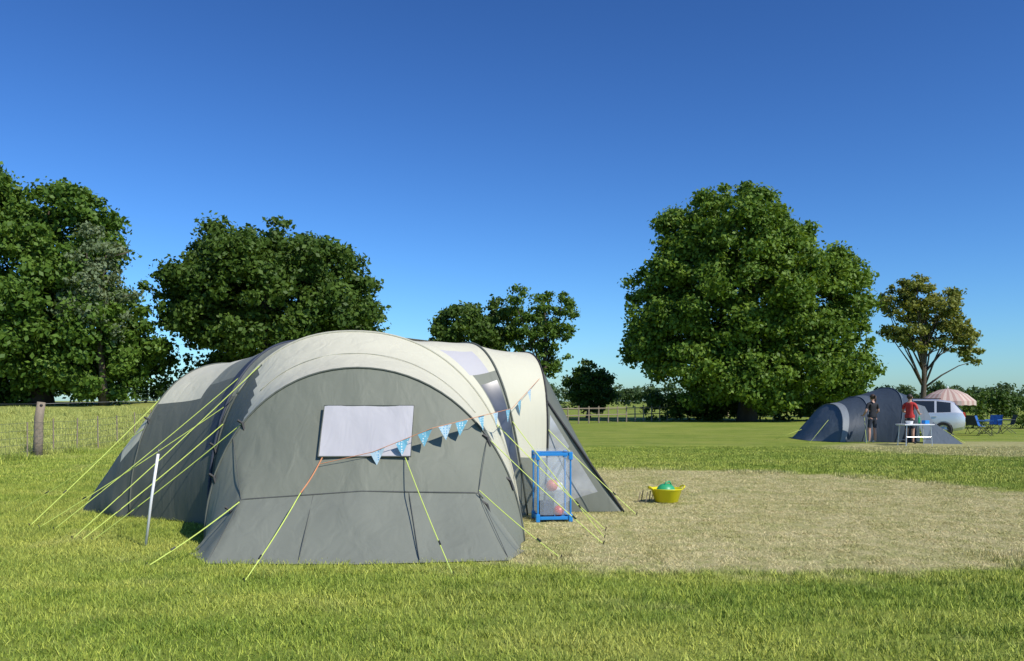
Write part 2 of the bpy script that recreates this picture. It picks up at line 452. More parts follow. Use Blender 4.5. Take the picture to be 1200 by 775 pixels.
# ------------------------------------------------------------------ fence
fence = empty('wire_fence')
line = [(-12.6, 12), (-12.7, 30), (-9, 42), (3.6, 55), (12, 66), (19.5, 77)]
def along(step):
    out = []
    for (a, b2) in zip(line[:-1], line[1:]):
        Ld = math.hypot(b2[0] - a[0], b2[1] - a[1]); n = max(1, int(Ld / step))
        for i in range(n): out.append((a[0] + (b2[0] - a[0]) * i / n, a[1] + (b2[1] - a[1]) * i / n))
    out.append(line[-1]); return out
mb = MB()
st = along(1.25)
for i, (x, y) in enumerate(st):
    z = H(x, y); r = .020 if y < 32 else .05
    hh = .98 if y < 32 else 1.15
    mb.tube([(x, y, z - .1), (x + random.uniform(-.03, .03), y, z + hh + random.uniform(-.04, .05))], [r, r * .9], WOOD, 6)
for zz in (.18, .36, .54, .72, .92):
    mb.tube([(x, y, H(x, y) + zz + .01 * math.sin(i * 1.7)) for i, (x, y) in enumerate(st)], .004, WIRE, 4)
for zz in (.55, 1.0):
    mb.tube([(x, y, H(x, y) + zz) for (x, y) in st if y > 44], .035, WOOD, 5)
for (a, b2) in zip(st[:-1], st[1:]):
    if b2[1] > 32: break
    for k in range(8):
        t = k / 8; x = a[0] + (b2[0] - a[0]) * t; y = a[1] + (b2[1] - a[1]) * t
        mb.tube([(x, y, H(x, y) + .02), (x, y, H(x, y) + .92)], .0022, WIRE, 3)
mb.obj('stakes_and_wires', fence)
mb = MB()
mb.tube([(-12.85, 23.1, -.1), (-12.82, 23.1, .5), (-12.80, 23.08, 1.0), (-12.74, 23.1, 1.47)], [.125, .12, .115, .105], WOOD, 14)
mb.tube([(-12.80, 23.1, 1.42), (-12.0, 30, H(-12, 30) + 1.36), (-9, 42, H(-9, 42) + 1.3)], .007, WIRE, 4)
mb.tube([(-12.80, 23.1, 1.42), (-12.7, 12, 1.42)], .006, WIRE, 4)
mb.ball((-12.70, 23.02, 1.38), .04, BLACK)
mb.obj('strainer_post', fence, True)

# overhead line on the left, pole stands beyond the picture
pl = MB()
pl.tube([(-34, 40, 0), (-34, 40, 7.2)], [.14, .10], WOOD, 10); pl.tube([(-34.5, 40, 6.8), (-33.5, 40, 6.8)], .05, WOOD, 6)
pl.tube([(-34 + 17.5 * i / 16, 40 + 9 * i / 16, 6.7 - 1.1 * math.sin(math.pi * i / 16 * .9)) for i in range(17)], .014, BLACK, 4)
pl.obj('power_line')

# ------------------------------------------------------------------ family tent
tent = empty('family_tent')
def hoop(A, B2, ap, n=2.2):
    A, B2, ap = V((*A, 0)), V((*B2, 0)), V(ap); m = (A + B2) / 2
    def f(u):
        t = math.pi * (1 - u); cx = math.cos(t); sx = max(0, math.sin(t))
        ex = math.copysign(abs(cx) ** (2 / n), cx); ez = sx ** (2 / n)
        return m + (B2 - m) * ex + (ap - m) * ez
    return f
def poly(keys):
    def f(u):
        for (a, p), (b2, q) in zip(keys[:-1], keys[1:]):
            if u <= b2 + 1e-9:
                t = (u - a) / (b2 - a); return V(p).lerp(V(q), t)
        return V(keys[-1][1])
    return f
def loft(name, fa, fb, ua, ub, nu, nv, matf, mats, sag=.04, ctr=None, wob=.010, parent=tent):
    vs = []
    for j in range(nv + 1):
        v = j / nv
        for i in range(nu + 1):
            s = i / nu
            p = fa(ua[0] + (ua[1] - ua[0]) * s).lerp(fb(ub[0] + (ub[1] - ub[0]) * s), v)
            c = ctr if ctr is not None else V((-1.8, 11, .6))
            d = (c - p).normalized()
            e = math.sin(math.pi * v)
            edge = min(1, 6 * min(v, 1 - v) + .05)
            w = mnoise.noise(p * 1.6) * wob * 1.6 + mnoise.noise(V((p.x * 4 + p.z * 2, p.y * 3, p.z * 1.2))) * wob * .8
            p = p + d * (sag * e + w * edge)
            if p.z < .01: p.z = .01
            vs.append(p)
    fs = []; mi = []
    for j in range(nv):
        for i in range(nu):
            fs.append((j * (nu + 1) + i, j * (nu + 1) + i + 1, (j + 1) * (nu + 1) + i + 1, (j + 1) * (nu + 1) + i))
            mi.append(matf((i + .5) / nu, (j + .5) / nv))
    return mesh_obj(name, vs, fs, mats, parent, True, mi)

H1 = hoop((-3.2, 8.9), (.13, 9.1), (-1.68, 9.3, 1.86), 2.05)
H2 = hoop((-3.55, 10.15), (.10, 10.7), (-1.95, 10.6, 2.36), 2.25)
LA = hoop((-3.62, 10.17), (-1.9, 12.9), (-2.75, 11.5, 2.3), 2.3)
LB = hoop((-4.9, 10.95), (-3.2, 13.7), (-4.05, 12.3, 2.04), 2.2)
RA = hoop((.2, 11.2), (-1.1, 14), (-.75, 12, 2.3), 3.0)
RB = hoop((.42, 11.5), (-.5, 14.2), (.1, 12.5, 2.2), 3.0)
CR = poly([(0, (-3.18, 8.5, 0)), (.2, (-2.70, 8.5, .52)), (.5, (-1.5, 8.52, .60)), (.8, (-.34, 8.65, .57)), (1, (.10, 8.65, 0))])
GR = poly([(0, (-3.16, 8.35, 0)), (.2, (-2.80, 7.82, 0)), (.5, (-1.4, 7.78, 0)), (.8, (-.02, 7.98, 0)), (1, (.13, 8.5, 0))])
LE = poly([(0, (-5.2, 11.1, 0)), (.2, (-5.86, 11.6, 0)), (.8, (-4.6, 14, 0)), (1, (-3.6, 14, 0))])
RE = poly([(0, (.5, 11.46, 0)), (.2, (1.5, 11.5, 0)), (.8, (1.3, 14.4, 0)), (1, (.0, 14.4, 0))])

loft('front_skirt', GR, CR, (0, 1), (0, 1), 60, 10, lambda u, v: 0, [GREY], .025, V((-1.5, 10, .1)), .036)
loft('front_panel', CR, H1, (0, 1), (0, 1), 72, 24, lambda u, v: 0, [GREYL], .03, V((-1.6, 10.4, .5)), .014)
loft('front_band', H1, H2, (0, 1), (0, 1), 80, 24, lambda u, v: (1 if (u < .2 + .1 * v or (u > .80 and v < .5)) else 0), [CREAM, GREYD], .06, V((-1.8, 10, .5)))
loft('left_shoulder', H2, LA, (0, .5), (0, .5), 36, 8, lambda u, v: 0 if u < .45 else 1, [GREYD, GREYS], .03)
loft('right_shoulder', H2, RA, (1, .5), (0, .5), 50, 24,
     lambda u, v: (3 if (.10 < u < .48 and .40 < v < .92) else 2 if (.54 < u < .74 and .30 < v < .85) else 1 if (v > .36 and u < .54) else 0), [CREAM, GREY, LILAC, MESH], .04)
loft('back_shell', LA, RA, (.5, 1), (.5, 1), 30, 10, lambda u, v: 0, [CREAM], .0)
mesh_obj('crown_panel', [H2(.5), LA(.5), RA(.5)], [(0, 1, 2)], CREAM, tent)
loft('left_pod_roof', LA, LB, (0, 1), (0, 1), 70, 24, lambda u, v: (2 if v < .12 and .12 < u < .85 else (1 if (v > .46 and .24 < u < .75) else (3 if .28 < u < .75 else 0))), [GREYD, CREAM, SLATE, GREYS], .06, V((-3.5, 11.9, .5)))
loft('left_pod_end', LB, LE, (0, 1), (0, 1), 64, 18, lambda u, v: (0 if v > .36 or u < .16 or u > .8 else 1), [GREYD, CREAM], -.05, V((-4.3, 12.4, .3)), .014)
loft('right_pod_roof', RA, RB, (0, 1), (0, 1), 64, 16, lambda u, v: 1 if u < .06 else 0, [CREAM, GREY], .04, V((-.3, 12.7, .6)))
loft('porch', RB, RE, (0, 1), (0, 1), 60, 20, lambda u, v: (2 if ((.03 < u < .175) and (.06 < v < .36 or .42 < v < .78)) else (0 if u < .2 else 1)), [GREY, GREYD, PVC], .02, V((.5, 12.7, .3)), .01)

mb = MB()
def sleeve(f, a, b2, r, m, off=.006, c=V((-1.8, 11.3, .6))):
    pts = []
    for i in range(41):
        p = f(a + (b2 - a) * i / 40); pts.append(p + (p - c).normalized() * off)
    mb.tube(pts, r, m, 6)
sleeve(H1, 0, 1, .012, GREYD); sleeve(H2, .0, .22, .014, GREYD); sleeve(H2, .22, 1, .015, CREAMS); sleeve(LA, 0, .55, .018, SLATE); sleeve(LB, 0, 1, .012, GREYD)
sleeve(lambda t: H1(t).lerp(H2(t), .5), .28, .78, .005, CREAMS, -.054, V((-1.8, 10, .5)))
sleeve(RA, 0, .6, .015, GREYD); sleeve(RB, 0, .55, .014, BLACK); sleeve(CR, .18, .82, .008, SEAM)
sleeve(lambda t: RB(.19).lerp(V((1.5, 11.5, 0.01)), t), 0, 1, .017, BLACK)
for u in (.38, .62, .2, .8): sleeve(lambda t: CR(u).lerp(GR(u), t), 0, 1, .004, SEAM, .0)
for u in (.2, .8): sleeve(lambda t: CR(u).lerp(H1(u), t), 0, 1, .004, SEAM, .0)
mb.obj('pole_sleeves', tent, True)

def face(x, z):   # front panel plane: y at given x,z
    a, b2, c3 = V((-2.7, 8.5, .52)), V((-.34, 8.65, .57)), V((-1.68, 9.3, 1.86))
    n = (b2 - a).cross(c3 - a); return a.y - (n.x * (x - a.x) + n.z * (z - a.z)) / n.y
vs = []; N1, N2 = 20, 10
for j in range(N2 + 1):
    for i in range(N1 + 1):
        x = -1.98 + .94 * i / N1; z = .93 + .52 * j / N2
        vs.append((x, face(x, z) - .05 + .018 * mnoise.noise(V((x * 4, z * 2, 0))), z))
fs = [(j * (N1 + 1) + i, j * (N1 + 1) + i + 1, (j + 1) * (N1 + 1) + i + 1, (j + 1) * (N1 + 1) + i) for j in range(N2) for i in range(N1)]
mesh_obj('window_blind', vs, fs, LILAC, tent, True)
mb = MB()
cn = [(-1.98, .93), (-1.04, .93), (-1.04, 1.45), (-1.98, 1.45), (-1.98, .93)]
mb.tube([(x, face(x, z) - .048, z) for x, z in cn], .009, GREYD, 5)
for u, f in ((.235, H1), (.12, H1), (.16, CR), (.84, CR), (.12, LA), (.2, LB), (.80, H1), (.89, H1)):
    p = f(u) + V((0, -.03, 0)); mb.tube([p + V((-.05, 0, .03)), p, p + V((.03, -.01, -.1))], .015, BLACK, 5)
mb.obj('trim', tent)
mb = MB()
mb.box((.72, 12.4, .4), (.5, .5, .8), SLATE, bev=.06)
mb.box((.55, 12.0, .25), (.3, .3, .5), BLACK, .4, .05)
mb.obj('porch_contents', tent)

ropes = MB()
def rope(a, b2, m=LIME, r=.0054, peg=True):
    a, b2 = V(a), V(b2); pts = [a.lerp(b2, i / 8) - V((0, 0, .02 * math.sin(math.pi * i / 8))) for i in range(9)]
    ropes.tube(pts, r, m, 5)
    if peg:
        ropes.tube([b2 + (a - b2).normalized() * -.03 + V((0, 0, .04)), b2 + V((0, 0, -.05))], .006, BLACK, 5)
        q = b2.lerp(a, .22); ropes.tube([q, q + (a - b2).normalized() * .05], .009, BLACK, 5)
rope((-1.94, face(-1.94, .9) - .03, .92), (-2.02, 8.15, .62), ORANGE, .007, False)
rope((-2.02, 8.15, .62), (-2.2, 7.04, 0.02))
rope((-1.10, face(-1.1, .92) - .03, .92), (-.51, 7.3, .02))
rope((-.33, 8.6, .60), (.45, 8.1, .02))
rope(H1(.80), (.94, 8.9, .02)); rope(H2(.84), (1.07, 9.87, .02)); rope(RA(.13), (1.0, 9.3, .02))
rope(RB(.12), (1.62, 11.2, .02))
rope((-2.70, 8.45, .50), (-3.27, 7.7, .02))
rope(H1(.24), (-4.46, 9.1, .02)); rope(H2(.30), (-4.75, 9.25, .02)); rope(H2(.16), (-4.60, 9.15, .02))
rope(LA(.28), (-5.3, 9.9, .02)); rope(LA(.20), (-5.55, 10.05, .02)); rope(LB(.28), (-5.75, 10.2, .02)); rope(LB(.18), (-6.6, 11.4, .02))
ropes.obj('guy_ropes', tent)

mb = MB()
mb.tube([(-3.78, 8.8, -.02), (-3.72, 8.8, .48), (-3.645, 8.79, .955)], .014, WHITE, 12)
mb.tube([(-3.645, 8.79, .95), (-3.638, 8.79, 1.0)], .008, WIRE, 8)
mb.obj('tent_pole', None, True)

def polka(name, base, dot):
    m, nt, b = new_mat(name)
    tc = nt.nodes.new('ShaderNodeTexCoord'); vo = nt.nodes.new('ShaderNodeTexVoronoi'); vo.inputs['Scale'].default_value = 38
    vo.inputs['Randomness'].default_value = .3
    nt.links.new(tc.outputs['Object'], vo.inputs['Vector'])
    lt = math_node(nt, 'LESS_THAN', vo.outputs['Distance'], .3)
    mx = nt.nodes.new('ShaderNodeMix'); mx.data_type = 'RGBA'; mx.inputs[6].default_value = (*base, 1); mx.inputs[7].default_value = (*dot, 1)
    nt.links.new(lt, mx.inputs[0]); nt.links.new(mx.outputs[2], b.inputs['Base Color']); b.inputs['Roughness'].default_value = .8
    return m
PB = polka('bunting_blue', (.16, .42, .56), (.70, .74, .74)); PW = polka('bunting_pale', (.42, .56, .64), (.12, .33, .55))
mb = MB()
bp_ = [V((-1.95, face(-1.95, .88) - .07, .86)), V((-1.42, 8.70, .98)), V((-.82, 8.80, 1.22)), V((-.37, 9.1, 1.33)), V((.0, 10.2, 1.41)), V((.37, 11.48, 1.80))]
def bpt(t):
    s = t * (len(bp_) - 1); k = min(int(s), len(bp_) - 2); return bp_[k].lerp(bp_[k + 1], s - k)
mb.tube([bpt(i / 50) for i in range(51)], .0035, ORANGE, 5)
for i, t in enumerate((.215, .30, .375, .455, .53, .62, .70, .775, .85, .92)):
    a = bpt(t - .03); c = bpt(t + .03)
    d = (c - a).normalized(); m_ = (a + c) / 2; a = m_ - d * .082; c = m_ + d * .082
    tip = m_ + V((random.uniform(-.03, .03), random.uniform(-.03, .02), -.16))
    q1 = a.lerp(tip, .5) + V((0, -.012, 0)); q2 = c.lerp(tip, .5) + V((0, .010, 0))
    mb.add([a, m_, c, q2, tip, q1], [(0, 1, 5), (1, 3, 5), (1, 2, 3), (5, 3, 4)], PB if i % 3 else PW)
mb.obj('bunting')

# ------------------------------------------------------------------ camping storage unit
BLUE = simple('blue_plastic', (.02, .22, .58), .35)
CLEAR = simple('clear_panel', (.60, .68, .76), .1, alpha=.14, var=.1)
RED = simple('red_toy', (.55, .05, .03), .4); YEL = simple('yellow_plastic', (.70, .62, .01), .35, var=.05); GRN = simple('green_plastic', (.03, .33, .14), .4)
PINK = simple('pink_toy', (.62, .22, .16), .5)
mb = MB(); w, d, h = .205, .19, .86
for sx in (-1, 1):
    for sy in (-1, 1):
        mb.tube([(sx * w, sy * d, .0), (sx * w, sy * d, h)], .011, BLUE, 8)
        mb.box((sx * w, sy * d, .05), (.05, .05, .10), BLUE, bev=.01); mb.box((sx * w, sy * d, .82), (.05, .05, .10), BLUE, bev=.01)
for z in (.05, .84):
    mb.box((0, -d, z), (2 * w - .05, .022, .04), BLUE, bev=.006); mb.box((0, d, z), (2 * w - .05, .022, .04), BLUE, bev=.006)
    mb.box((-w, 0, z), (.022, 2 * d - .05, .04), BLUE, bev=.006); mb.box((w, 0, z), (.022, 2 * d - .05, .04), BLUE, bev=.006)
mb.box((0, 0, .882), (2 * w + .04, 2 * d + .04, .018), CLEAR, bev=.005)
mb.box((0, 0, .035), (2 * w - .05, 2 * d - .05, .02), BLUE)
mb.box((0, 0, .36), (2 * w - .05, 2 * d - .05, .012), CLEAR)
for (p, s) in (((0, -d + .004, .45), (2 * w - .05, .003, .72)), ((0, d - .004, .45), (2 * w - .05, .003, .72)), ((-w + .004, 0, .45), (.003, 2 * d - .05, .72)), ((w - .004, 0, .45), (.003, 2 * d - .05, .72))):
    mb.box(p, s, CLEAR)
mb.ball((.0, -.03, .44), .075, PINK); mb.ball((.08, -.05, .12), .07, RED)
mb.box((-.07, -.02, .15), (.16, .14, .20), SLATE, .3, .02); mb.box((.07, .06, .42), (.14, .12, .10), WHITE, .1, .02)
mb.obj('storage_cabinet', None, False, (.50, 10.75, .0), .12)

mb = MB()
mb.lathe([(.001, .006), (.15, .006), (.17, .02), (.225, .19), (.245, .205), (.245, .215), (.225, .212), (.16, .03), (.001, .02)], (0, 0, 0), YEL, 32)
for s in (-1, 1):
    mb.tube([(s * .235, -.06, .20), (s * .275, -.05, .235), (s * .285, 0, .245), (s * .275, .05, .235), (s * .235, .06, .20)], .012, YEL, 8)
mb.ball((.0, .02, .17), .125, GRN, (1.15, 1, .9), n=20)
mb.tube([(-.04, -.02, .24), (-.02, -.02, .30), (.05, 0, .31), (.10, .02, .24)], .012, GRN, 8)
mb.obj('yellow_tub', None, True, (2.28, 12.6, 0), .3)
mb = MB()
for i in range(5):
    x, y = 1.86 + .05 * i, 12.55 + .06 * math.sin(i * 2)
    mb.tube([(x, y, .02), (x + .03, y + .02, .16 + .02 * (i % 2))], .007, BLACK if i % 2 else WOOD, 6)
mb.obj('tent_pegs')

# ------------------------------------------------------------------ distant pitch: tent
DT = fabric('navy_tent_fabric', (.045, .062, .085), .05); DTL = fabric('tent_light_panel', (.22, .25, .27), .1); DTM = fabric('tent_mid_panel', (.115, .145, .175), .1)
tent2 = empty('dome_tent')
A0 = poly([(0, (11.15, 32.0, 0)), (.5, (11.1, 33.2, 0)), (1, (11.2, 34.4, 0))])
A1 = hoop((11.9, 31.0), (11.9, 35), (12.3, 33, 1.38), 2.2)
A2 = hoop((12.8, 31.2), (12.7, 35), (13.25, 33, 1.66), 2.4)
A3 = hoop((13.8, 30.7), (13.7, 35.2), (14.35, 32.8, 2.0), 2.4)
A4 = hoop((14.7, 31.2), (14.9, 35), (15.1, 33, 1.72), 2.3)
A5 = poly([(0, (15.1, 31.6, 0)), (.5, (15.6, 33, 0)), (1, (15.2, 34.6, 0))])
cc = V((13.6, 33, .4))
loft('left_end', A0, A1, (0, 1), (0, 1), 30, 8, lambda u, v: 0, [DTM], -.04, cc, .02, tent2)
loft('left_roof', A1, A2, (0, 1), (0, 1), 30, 8, lambda u, v: 1 if v < .25 else 0, [DT, DTL], .03, cc, .02, tent2)
loft('mid_roof', A2, A3, (0, 1), (0, 1), 30, 8, lambda u, v: 1 if (v < .2) else 0, [DT, DTM], .03, cc, .02, tent2)
loft('right_roof', A3, A4, (0, 1), (0, 1), 30, 8, lambda u, v: 1 if (v < .2 and u > .3) else 0, [DT, DTM], .03, cc, .02, tent2)
loft('right_end', A4, A5, (0, 1), (0, 1), 30, 8, lambda u, v: 0, [DT], -.08, cc, .02, tent2)
mb = MB()
mb.add([(14.5, 30.0, 0), (15.65, 29.6, 0), (15.55, 30.8, 0), (14.95, 30.9, 1.30), (14.6, 31.0, 1.42), (15.15, 30.7, .75)], [(0, 1, 5, 3), (0, 3, 4), (1, 2, 5), (2, 3, 5)], DTM)
mb.obj('door_wing', tent2)
mb = MB()
for f in (A1, A2, A3, A4):
    mb.tube([f(i / 24) + (f(i / 24) - cc).normalized() * .01 for i in range(25)], .016, DTM, 5)
for a, b2 in (((11.6, 31.3, .8), (10.6, 30.4, 0)), ((12.8, 31, .9), (12.3, 29.6, 0)), ((15.1, 31.3, .9), (16.1, 30.3, 0)), ((11.2, 33, .4), (10.2, 33.2, 0))):
    mb.tube([a, b2], .006, LIME, 4)
mb.obj('poles_and_guys', tent2, True)

# ------------------------------------------------------------------ car
SILVER = simple('silver_car_paint', (.60, .62, .64), .25, metal=.35, var=.02, coat=.8)
GLASS = simple('car_glass', (.02, .025, .03), .06, var=.1, spec=.9)
TYRE = simple('tyre', (.02, .02, .02), .8); RIM = simple('wheel_rim', (.45, .46, .47), .3, metal=.8)
def car(name, loc, rz):
    root = empty(name, loc); root.rotation_euler.z = rz
    S = [(-2.10, .42, .66, .70, .70, .72, .60), (-2.02, .30, .80, .84, .82, .82, .70), (-1.70, .24, .90, .95, .87, .87, .72),
         (-1.10, .22, .96, 1.04, .88, .88, .70), (-.92, .22, .97, 1.10, .88, .88, .70), (-.35, .22, .98, 1.48, .89, .88, .60), (.05, .22, .99, 1.555, .89, .88, .60),
         (.13, .22, .99, 1.56, .89, .88, .60), (.95, .22, 1.0, 1.55, .89, .88, .60), (1.03, .22, 1.0, 1.545, .89, .88, .60), (1.55, .24, 1.02, 1.48, .88, .87, .58),
         (1.70, .26, 1.02, 1.42, .87, .86, .57), (1.98, .32, 1.00, 1.08, .84, .83, .68), (2.08, .40, .80, .86, .78, .78, .66)]
    prof = []
    for (x, zb, zt, zr, wb, wt, wr) in S:
        ring = [(wb * .86, zb), (wb, zb + .12), (wb * 1.01, (zb + zt) / 2), (wt, zt), (wt * .985, zt + .02), (wr + .03, zr - .05), (wr - .08, zr), (0, zr + .025)]
        full = [(y, z) for y, z in ring] + [(-y, z) for y, z in ring[-2::-1]]
        prof.append([(x, y, z) for y, z in full])
    n = len(prof[0]); vs = [p for r in prof for p in r]; fs = []; mi = []
    for j in range(len(prof) - 1):
        for i in range(n - 1):
            fs.append((j * n + i, j * n + i + 1, (j + 1) * n + i + 1, (j + 1) * n + i))
            k = min(i, n - 2 - i); g = 0
            x0, x1 = S[j][0], S[j + 1][0]
            if k == 4 and -.95 <= x0 and x1 <= 1.6 and (x1 - x0) > .2: g = 1
            if k >= 4 and x0 == -.92 : g = 1
            if k >= 5 and x0 == 1.70: g = 1
            mi.append(g)
        fs.append((j * n, (j + 1) * n, (j + 2) * n - 1, (j + 1) * n - 1)); mi.append(2)
    fs.append(tuple(range(n))); mi.append(0); fs.append(tuple((len(prof) - 1) * n + i for i in range(n))[::-1]); mi.append(0)
    o = mesh_obj('body', vs, fs, [SILVER, GLASS, BLACK], root, True, mi)
    bv = o.modifiers.new('bevel', 'BEVEL'); bv.width = .02; bv.segments = 2; bv.limit_method = 'ANGLE'; bv.angle_limit = .5
    w = MB()
    for x in (-1.32, 1.28):
        for s in (-1, 1):
            w.lathe([(.345, -.02), (.35, .0), (.0001, .0)], (x, s * .885, .33), BLACK, 24, 'Y')
            w.lathe([(.20, -.09), (.29, -.10), (.32, -.07), (.325, .05), (.29, .075), (.21, .06)], (x, s * .85, .325), TYRE, 24, 'Y')
            w.lathe([(.21, .055 * s), (.18, .02 * s), (.05, .04 * s), (.0001, .045 * s)], (x, s * .86, .325), RIM, 24, 'Y')
            for k in range(5):
                t = k * 2 * math.pi / 5
                w.tube([(x, s * .91, .325), (x + .19 * math.cos(t), s * .91, .325 + .19 * math.sin(t))], .018, RIM, 5)
    w.obj('wheels', root)
    q = MB()
    for s in (-1, 1):
        q.box((2.03, s * .66, .90), (.10, .22, .26), RED, bev=.03); q.box((-2.0, s * .62, .72), (.14, .3, .12), WHITE, bev=.03)
        q.box((-.62, s * .98, 1.02), (.12, .18, .12), SILVER, bev=.03)
        q.tube([(-.2, s * .56, 1.60), (1.2, s * .56, 1.60)], .018, BLACK, 6)
        for x in (-.05, .95): q.box((x, s * .905, .86), (.16, .02, .03), SILVER)
    q.box((2.10, 0, .58), (.02, .5, .11), YEL); q.box((-2.11, 0, .45), (.02, .5, .11), WHITE)
    q.obj('trim', root)
    return root
car('parked_car', (16.9, 36.3, 0), -.45)

# ------------------------------------------------------------------ parasol
def stripe(name):
    m, nt, b = new_mat(name)
    tc = nt.nodes.new('ShaderNodeTexCoord'); sp = nt.nodes.new('ShaderNodeSeparateXYZ'); nt.links.new(tc.outputs['Object'], sp.inputs[0])
    an = math_node(nt, 'ARCTAN2', sp.outputs[1], sp.outputs[0]); s = math_node(nt, 'SINE', math_node(nt, 'MULTIPLY', an, 24))
    mx = nt.nodes.new('ShaderNodeMix'); mx.data_type = 'RGBA'; mx.inputs[6].default_value = (.55, .44, .36, 1); mx.inputs[7].default_value = (.42, .27, .22, 1)
    nt.links.new(math_node(nt, 'GREATER_THAN', s, .0), mx.inputs[0]); nt.links.new(mx.outputs[2], b.inputs['Base Color']); return m
SP = stripe('parasol_stripes')
mb = MB(); n = 32; vs = []; R_ = [(.02, 2.05), (.4, 1.98), (.8, 1.80), (1.16, 1.50)]
for r, z in R_:
    for k in range(n):
        t = 2 * math.pi * k / n; c8 = 1 - .06 * abs(math.sin(t * 4))
        vs.append((r * c8 * math.cos(t), r * c8 * math.sin(t), z))
for k in range(n):
    t = 2 * math.pi * k / n; c8 = 1 - .06 * abs(math.sin(t * 4)); vs.append((1.17 * c8 * math.cos(t), 1.17 * c8 * math.sin(t), 1.30 + .03 * (k % 2)))
fs = [(i * n + k, i * n + (k + 1) % n, (i + 1) * n + (k + 1) % n, (i + 1) * n + k) for i in range(4) for k in range(n)]
mb.add(vs, fs, SP); mb.tube([(0, 0, 0), (0, 0, 2.1)], .022, WHITE, 8); mb.ball((0, 0, 2.1), .04, WHITE)
mb.lathe([(.001, .1), (.05, .1), (.22, .06), (.25, 0)], (0, 0, 0), BLACK, 20)
for k in range(8):
    t = 2 * math.pi * k / 8; mb.tube([(0, 0, 1.55), (.6 * math.cos(t), .6 * math.sin(t), 1.86)], .008, WIRE, 4)
mb.obj('parasol', None, False, (19.3, 37.8, 0))

# ------------------------------------------------------------------ camping chairs & table
CB = fabric('chair_blue', (.03, .12, .36), .05); CG = fabric('chair_dark', (.04, .05, .07), .05)
def chair(loc, rz, m):
    mb = MB(); w = .27
    mb.add([(-w, -.25, .44), (w, -.25, .44), (w, 0, .40), (w, .22, .42), (-w, .22, .42), (-w, 0, .40)], [(0, 1, 2, 5), (5, 2, 3, 4)], m)
    mb.add([(-w, .22, .42), (w, .22, .42), (w * 1.02, .30, .66), (w, .36, .86), (-w, .36, .86), (-w * 1.02, .30, .66)], [(0, 1, 2, 5), (5, 2, 3, 4)], m)
    for s in (-1, 1):
        mb.tube([(s * w, -.27, 0), (s * w, .24, .45), (s * w, .37, .88)], .012, BLACK, 6); mb.tube([(s * w, .30, 0), (s * w, -.25, .46), (s * w, -.27, .62)], .012, BLACK, 6)
        mb.tube([(s * w, -.27, 0), (-s * w, -.25, .44)], .01, BLACK, 6); mb.tube([(s * w, -.28, .63), (s * w, .28, .64)], .022, m, 6)
    return mb.obj('camping_chair', None, False, loc, rz)
chair((20.4, 36.8, 0), .9, CB); chair((22.0, 39.0, 0), -.9, CB); chair((22.9, 39.5, 0), -1.8, CG); chair((20.9, 38.6, 0), 2.3, CG)
ALU = simple('aluminium', (.6, .6, .62), .35, metal=.7)
mb = MB()
mb.box((0, 0, .71), (1.05, .6, .03), WHITE, bev=.01); mb.box((0, 0, .685), (1.0, .56, .02), ALU)
for s in (-1, 1):
    for y in (-.25, .25):
        mb.tube([(s * .46, y, 0), (s * .42, y * .9, .68)], .016, ALU, 8)
    mb.tube([(s * .45, -.24, .2), (s * .45, .24, .2)], .012, ALU, 6)
mb.tube([(-.45, -.24, .3), (.45, -.24, .3)], .01, ALU, 6)
mb.lathe([(.001, 0), (.10, 0), (.13, .1), (.125, .1), (.001, .02)], (-.2, 0, .727), WHITE, 16); mb.lathe([(.001, 0), (.035, 0), (.035, .2), (.012, .25), (.012, .28)], (.2, .08, .727), GRN, 12)
mb.box((.35, -.05, .79), (.2, .15, .12), BLUE, .3, .01)
mb.obj('camping_table', None, False, (13.55, 28.7, 0), .1)

